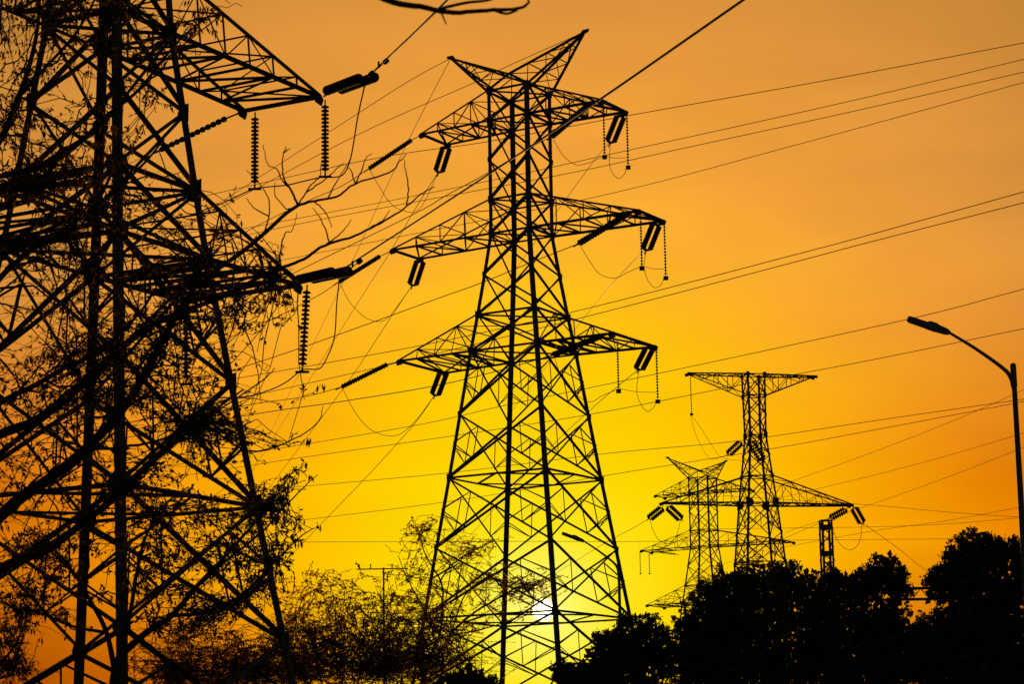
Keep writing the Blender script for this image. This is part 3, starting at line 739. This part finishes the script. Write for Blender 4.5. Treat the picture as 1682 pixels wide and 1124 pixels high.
# --- big foreground tree, trunk just outside the left edge, limbs rising to the right
t = Tree('near tree whose thick limbs rise from the left edge into bare forked twigs', 29, -150, 11, .066, dens=1.15, twf=.75, lf=.8)
t.limb([t.P(-150, 0) * 0, (-160, 1480), (-150, 1330), (-130, 1120), (-95, 960)], 42, 30)
t.limb([(-95, 960), (-40, 890), (25, 825), (83, 785), (140, 738), (195, 680), (232, 625), (262, 570), (288, 520), (318, 474)], 24, 9)
t.limb([(318, 474), (360, 440), (400, 412), (440, 378), (468, 352), (490, 337)], 9, 6, 0, True)
t.limb([(-140, 1260), (-110, 1100), (-60, 985), (0, 934), (75, 904), (128, 866), (181, 825), (226, 783), (275, 738), (330, 690), (400, 640)], 22, 3)
t.limb([(-110, 1010), (-60, 790), (-20, 725), (60, 690), (110, 650), (165, 602), (215, 558), (262, 528), (310, 508), (367, 487), (417, 460), (457, 442)], 20, 5)
t.limb([(457, 442), (500, 425), (533, 403), (583, 387), (625, 366), (663, 343), (690, 320), (714, 306)], 6, 1.8, .45, True)
t.limb([(490, 337), (517, 330), (553, 323), (583, 302), (640, 283), (654, 268), (667, 253)], 5, 1.6, .45, True)
t.limb([(490, 337), (478, 312), (467, 294), (463, 267), (470, 240)], 4.4, 1.5, .5, True)
for p in ([(478, 312), (463, 295), (455, 278), (440, 270), (432, 238)], [(470, 250), (477, 243)], [(490, 337), (510, 305), (525, 290), (528, 262)], [(505, 322), (530, 298), (556, 274), (566, 268)], [(583, 302), (594, 280), (600, 262), (611, 252)], [(583, 300), (578, 283), (570, 272)],
          [(520, 330), (535, 350), (545, 374)], [(490, 337), (470, 342), (452, 320), (452, 300)], [(537, 390), (528, 362), (513, 341)], [(667, 333), (671, 305), (666, 280), (664, 262)], [(533, 403), (560, 383), (577, 360)], [(457, 442), (463, 400), (470, 382), (480, 378), (488, 350)], [(430, 385), (442, 355), (440, 325), (425, 300), (405, 280)], [(442, 355), (418, 342), (404, 325)], [(540, 320), (552, 300), (575, 262)], [(600, 383), (628, 362), (640, 345)]):
    P = [t.P(x, y) for x, y in p]; P[0] = min(t.bare, key=lambda q: (q - P[0]).length).copy()
    t.limb(P, 2.9, 1.2, .55, True)
t.limb([(-120, 1080), (-70, 720), (0, 663), (60, 632), (110, 603), (150, 585), (200, 545), (240, 500), (265, 455)], 13, 3)
t.limb([(-90, 930), (-60, 560), (-10, 470), (40, 420), (100, 380), (170, 330), (235, 270), (270, 228)], 14, 3)
t.limb([(140, 738), (200, 735), (270, 720), (350, 680), (430, 625), (452, 605)], 6, 1.5, .6)
t.limb([(330, 690), (400, 740), (450, 735), (500, 712), (525, 690), (530, 668)], 4, 1.2, .6)
for b in ((300, 352, 60, 40, 5, 6, 6), (392, 372, 44, 34, 6, 6, 9), (388, 515, 60, 22, 8, 6, 8), (455, 520, 44, 12, 6, 6, 9), (340, 455, 70, 50, 5, 6, 8),
          (150, 520, 170, 110, 34, 7, 7), (90, 430, 100, 60, 13, 6, 7), (250, 430, 90, 60, 7, 6, 7), (110, 610, 130, 80, 34, 7, 7), (270, 580, 110, 80, 13, 7, 7),
          (335, 620, 60, 50, 6, 6, 8), (60, 700, 80, 50, 16, 6, 7), (210, 660, 120, 45, 18, 6, 7), (330, 690, 100, 45, 16, 6, 8), (420, 665, 50, 30, 5, 5, 7), (435, 730, 66, 16, 9, 7, 9),
          (60, 770, 80, 45, 14, 6, 7), (180, 780, 90, 45, 13, 6, 7), (300, 765, 90, 40, 13, 6, 8), (380, 755, 60, 30, 8, 6, 8), (90, 345, 90, 40, 16, 6, 7), (220, 350, 70, 45, 10, 6, 7), (60, 880, 70, 45, 10, 6, 7),
          (355, 550, 40, 45, 6, 6, 8), (420, 590, 40, 26, 3, 5, 7)):
    t.blob(*b, minr=.02, pod=.08)
t.done()

# --- leafy tree filling the upper left corner with hanging pods
t = Tree('leafy tree with hanging pods filling the upper left corner', 33, -330, 5, .07, dens=1.1, twf=1.1, lf=.75)
t.limb([t.P(-330, 0) * 0, (-330, 1440), (-300, 1150), (-220, 700), (-120, 430), (-50, 300)], 40, 18)
t.limb([(-50, 300), (0, 230), (30, 160), (50, 100), (62, 40), (66, -30)], 13, 5)
t.limb([(-50, 300), (20, 285), (80, 270), (130, 235), (175, 190), (225, 150), (262, 105), (300, 60), (350, 20)], 11, 2.5)
t.limb([(-120, 430), (-40, 340), (30, 310), (90, 305), (150, 290)], 12, 3)
t.limb([(30, 160), (75, 110), (120, 60), (150, 10), (170, -40)], 7, 3)
t.limb([(-50, 300), (-20, 180), (-5, 80), (5, -20)], 8, 4)
for b in ((20, 40, 50, 50, 12, 6, 7), (95, 50, 45, 50, 11, 6, 7), (20, 140, 45, 55, 12, 6, 7), (110, 15, 60, 26, 10, 6, 7), (20, 235, 50, 45, 13, 6, 7), (90, 165, 30, 30, 4, 5, 6),
          (40, 312, 60, 16, 20, 8, 10), (100, 290, 60, 26, 12, 6, 8), (180, 255, 45, 26, 8, 6, 7), (230, 100, 40, 30, 5, 5, 5), (235, 40, 30, 30, 5, 5, 5), (300, 100, 30, 25, 3, 4, 5),
          (345, 30, 36, 20, 4, 5, 6), (318, 62, 22, 18, 2, 4, 6), (260, 165, 30, 22, 3, 5, 5), (383, 6, 25, 10, 2, 4, 6), (140, 120, 30, 40, 4, 5, 6)):
    t.blob(*b, minr=.012, pod=.3)
t.done()

# --- leafy tree at the bottom left, trunk behind the near leg of the pylon
t = Tree('leafy tree whose trunk rises beside the foot of the left pylon', 44, 186, 23, .085, dens=1.7, twf=1.0, lf=.8)
t.limb([t.P(186, 0) * 0, (186, 1330), (185, 1180), (190, 1110), (200, 1075)], 22, 16)
t.limb([(200, 1075), (240, 1040), (282, 1012), (322, 965), (360, 925), (400, 880), (440, 835), (470, 790)], 13, 2)
t.limb([(190, 1110), (175, 1040), (150, 990), (120, 940), (85, 900), (50, 870)], 10, 2)
t.limb([(200, 1075), (215, 1000), (225, 940), (240, 880), (270, 830), (310, 800)], 9, 2)
t.limb([(282, 1012), (340, 1005), (400, 975), (450, 925), (490, 885), (515, 868)], 7, 1.5, .5)
t.limb([(322, 965), (380, 915), (430, 875), (470, 830), (500, 800), (522, 780)], 5, 1.2, .5)
t.limb([(175, 1040), (120, 1030), (70, 1010), (30, 1000), (-10, 985)], 6, 1.5)
for b in ((330, 845, 70, 40, 8, 7, 8), (250, 860, 60, 50, 7, 7, 8), (400, 830, 50, 40, 6, 7, 8), (480, 785, 34, 18, 4, 6, 8), (488, 868, 30, 22, 5, 6, 8), (300, 930, 70, 40, 8, 7, 8), (390, 930, 60, 40, 7, 7, 8), (150, 900, 60, 50, 6, 6, 8), (100, 985, 60, 35, 5, 6, 7),
          (30, 990, 60, 50, 9, 6, 7), (40, 930, 60, 40, 7, 6, 7), (250, 1000, 60, 40, 7, 6, 8), (330, 1040, 90, 40, 10, 6, 8), (150, 830, 50, 40, 5, 6, 8), (360, 1000, 70, 30, 6, 6, 8), (40, 900, 40, 30, 4, 6, 7), (430, 985, 50, 35, 6, 6, 8), (230, 960, 40, 30, 4, 6, 7), (460, 905, 40, 30, 5, 6, 8)):
    t.blob(*b, minr=.02, pod=.25)
t.done()

# --- small tree low in the left corner
t = Tree('small low tree in the bottom left corner', 52, -40, 31, .08, dens=1.8, twf=1.3, lf=.7)
t.limb([t.P(-40, 0) * 0, (-40, 1330), (-35, 1200), (-20, 1120)], 14, 10)
t.limb([(-20, 1120), (10, 1080), (30, 1050), (38, 1010)], 6, 1.5); t.limb([(-20, 1120), (20, 1110), (60, 1100)], 5, 1.2); t.limb([(-20, 1120), (-15, 1060), (0, 1010)], 5, 1.2)
for b in ((20, 1080, 40, 40, 8, 6, 8), (30, 1030, 30, 30, 6, 5, 7), (5, 1110, 50, 25, 8, 6, 8)): t.blob(*b, minr=.015, pod=.2)
t.done()

# --- bushes between the pylons
BUSH = 'shrubs between the two big pylons'
for lab, D, bx, seed, blobs in (
        ('broad bush filling the gap right of the left pylon foot', 66, 560, 41, ((520, 960, 60, 35, 16, 8, 8), (600, 965, 60, 35, 18, 8, 8), (560, 1030, 90, 50, 26, 8, 8), (480, 1030, 60, 60, 16, 8, 8), (640, 1050, 70, 60, 22, 8, 8), (560, 1100, 120, 40, 44, 8, 8), (500, 1085, 60, 40, 18, 8, 8))),
        ('bush with a ragged top just left of the central pylon foot', 72, 690, 42, ((670, 990, 60, 22, 16, 8, 8), (715, 1010, 45, 25, 14, 8, 8), (700, 1050, 80, 40, 24, 8, 8), (700, 1100, 90, 36, 34, 8, 8))),
        ('bush low behind the foot of the left pylon', 62, 350, 43, ((330, 1060, 90, 40, 26, 8, 8), (420, 1070, 60, 50, 26, 8, 8), (270, 1085, 70, 40, 24, 8, 8), (400, 1110, 110, 30, 36, 8, 8)))):
    t = Tree(lab, D, bx, seed, .08, LEAFB, 'bush', 'bush', BUSH, 1.05, 1.15, 1.6)
    t.limb([t.P(bx, 0) * 0, (bx, 1290), (bx, 1180)], 12, 9)
    for dx, y in ((-110, 1010), (-60, 970), (0, 960), (60, 990), (110, 1020)):
        t.limb([(bx, 1190), (bx + dx * .5, 1120), (bx + dx + t.rng.uniform(-20, 20), y + 45)], 4.5, 1, 2.2)
    for b in blobs: t.blob(*b, minr=.02, tw=.62)
    t.done()
# --- fine leaved tree in front of the sun
t = Tree('delicate tree with fine translucent leaves in front of the setting sun', 90, 690, 51, .08, LEAFT, dens=.85, lf=2.4)
t.limb([t.P(690, 0) * 0, (690, 1270), (688, 1160), (700, 1095)], 10, 8)
t.limb([(700, 1095), (726, 1065), (742, 1040), (775, 1010), (815, 985), (850, 965), (885, 955)], 6, 1.2, .5)
t.limb([(700, 1095), (722, 1040), (727, 990), (724, 955), (700, 915), (690, 880), (695, 860)], 5, 1, .5)
t.limb([(724, 955), (740, 930), (768, 910), (800, 895), (820, 885)], 3, 1, .5)
t.limb([(722, 1040), (690, 990), (668, 950), (655, 915)], 3, 1, .5)
t.limb([(742, 1040), (760, 985), (790, 955), (830, 935), (850, 930)], 3, 1, .5)
t.limb([(740, 1045), (790, 1035), (840, 1020), (880, 1005)], 3, 1, .5)
for b in ((695, 865, 40, 20, 7, 5, 6), (775, 895, 45, 22, 13, 6, 7), (670, 925, 28, 30, 6, 5, 6), (740, 925, 50, 25, 9, 5, 6), (700, 960, 50, 25, 8, 5, 6), (830, 950, 50, 28, 11, 5, 6), (890, 950, 45, 18, 8, 5, 6), (870, 985, 50, 22, 8, 5, 6), (810, 985, 45, 25, 9, 5, 6), (770, 965, 45, 25, 8, 5, 6), (700, 1010, 50, 30, 12, 6, 6), (760, 1030, 50, 30, 9, 5, 6), (670, 890, 25, 20, 4, 5, 6)):
    t.blob(*b, minr=.02, tw=.5)
t.done()

# --- dense dark trees on the right
def dense(label, D, bx, seed, lumps, n=95):
    t = Tree(label, D, bx, seed, .2, LEAFD, group='dense dark trees on the right'); rg = t.rng
    t.limb([t.P(bx, 0) * 0, (bx, 1250), (bx + 4, 1150), (bx, 1090)], 16, 11)
    for (x, y, rx, ry) in lumps:
        t.limb([(bx, 1110), ((bx + x) / 2 + rg.uniform(-8, 8), (1090 + y) / 2), (x, y)], 6, 2, 1.)
        area = rx * ry; k = max(8, int(area / 120))
        c0 = t.P(x, y); px = t.px; low = y > 1035
        # twigs and larger leaves inside
        for _ in range(int(area * (.25 if low else .17))):
            v = Vector((rg.gauss(0, 1), rg.gauss(0, 1), rg.gauss(0, 1))).normalized() * rg.random() ** .45 * .86
            L = rg.uniform(.16, .34)
            t.leafat(c0 + Vector((v.x * rx, v.y * (rx + ry) * .5, v.z * ry)) * px, Vector((rg.gauss(0, 1), rg.gauss(0, 1), rg.gauss(0, 1))), L, L * rg.uniform(.3, .45))
        # leaf tufts over the skin
        for _ in range(k):
            v = Vector((rg.gauss(0, 1), rg.gauss(0, .9), rg.gauss(0, 1))).normalized() * rg.uniform(.72, 1.06)
            c = c0 + Vector((v.x * rx, v.y * (rx + ry) * .5, v.z * ry)) * px
            R = rg.uniform(4.5, 12) * px
            t.clump(c, R, int(n * (R / (9 * px)) ** 1.6), .055, .12)
            if rg.random() < .4:
                T = t.branch(c0 + (c - c0) * .8, v, c + v * px * rg.uniform(5, 11) + Vector((0, 0, rg.uniform(-3, 5) * px)), .02, .008, 4, .1, 3); t.leaf = .10; t.spray(T, 9)
    t.done()
dense('rounded dark tree beside the right foot of the central pylon', 80, 1040, 61, ((1045, 1045, 48, 36), (1010, 1070, 46, 40), (1080, 1070, 36, 44), (1040, 1105, 75, 45), (985, 1100, 36, 36)))
dense('low dark shrub at the bottom, left of the rounded dark tree', 76, 935, 62, ((935, 1115, 34, 28), (965, 1118, 40, 30)))
dense('broad dark tree directly below the T-topped pylon', 84, 1200, 63, ((1205, 985, 62, 55), (1180, 1010, 58, 62), (1165, 1060, 62, 66), (1240, 960, 46, 40), (1235, 1040, 75, 75), (1200, 1110, 110, 60), (1140, 1090, 40, 60), (1128, 1030, 26, 34)))
dense('dark tree with a flat bumpy top right of the T-topped pylon', 88, 1330, 64, ((1300, 958, 42, 40), (1345, 975, 52, 46), (1310, 1020, 72, 62), (1365, 1050, 70, 70), (1320, 1105, 100, 60), (1283, 955, 30, 32)))
dense('dark tree with a domed crown in the middle of the right hand row', 78, 1450, 65, ((1452, 945, 42, 38), (1420, 962, 44, 36), (1475, 968, 24, 40), (1420, 1020, 66, 52), (1470, 1052, 64, 52), (1440, 1105, 95, 55), (1380, 958, 30, 24)))
dense('tallest dark tree, at the right edge behind the lamp pole', 72, 1610, 66, ((1598, 905, 40, 34), (1640, 912, 50, 36), (1572, 940, 44, 42), (1545, 965, 26, 34), (1620, 965, 75, 55), (1690, 940, 50, 60), (1590, 1040, 72, 66), (1660, 1050, 80, 80), (1600, 1110, 110, 60), (1530, 1075, 40, 60)))
dense('dark rounded shrub at the bottom edge left of the central pylon', 70, 770, 67, ((770, 1122, 32, 18), (745, 1128, 30, 16), (800, 1130, 26, 14)))

# --- overhanging branch at the top edge (its tree stands to the left of the frame, close to the camera)
t = Tree('leafless near tree with one drooping blurred branch along the top edge', 13, -900, 71, .06)
t.limb([t.P(-900, 0) * 0, (-900, 1700), (-880, 900), (-800, 200), (-700, -150)], 130, 70)
t.limb([(-700, -150), (-400, -400), (0, -330), (300, -150), (520, -60), (632, -2), (690, 10), (745, 20), (800, 16), (850, 14), (868, 4), (864, -8)], 18, 3, .5)
t.limb([(722, 14), (765, 4), (800, 0), (830, -10)], 6, 4); t.limb([(722, 14), (729, 30), (733, 40)], 4, 2); t.limb([(810, 16), (832, 22), (850, 16)], 5, 4)
t.done()
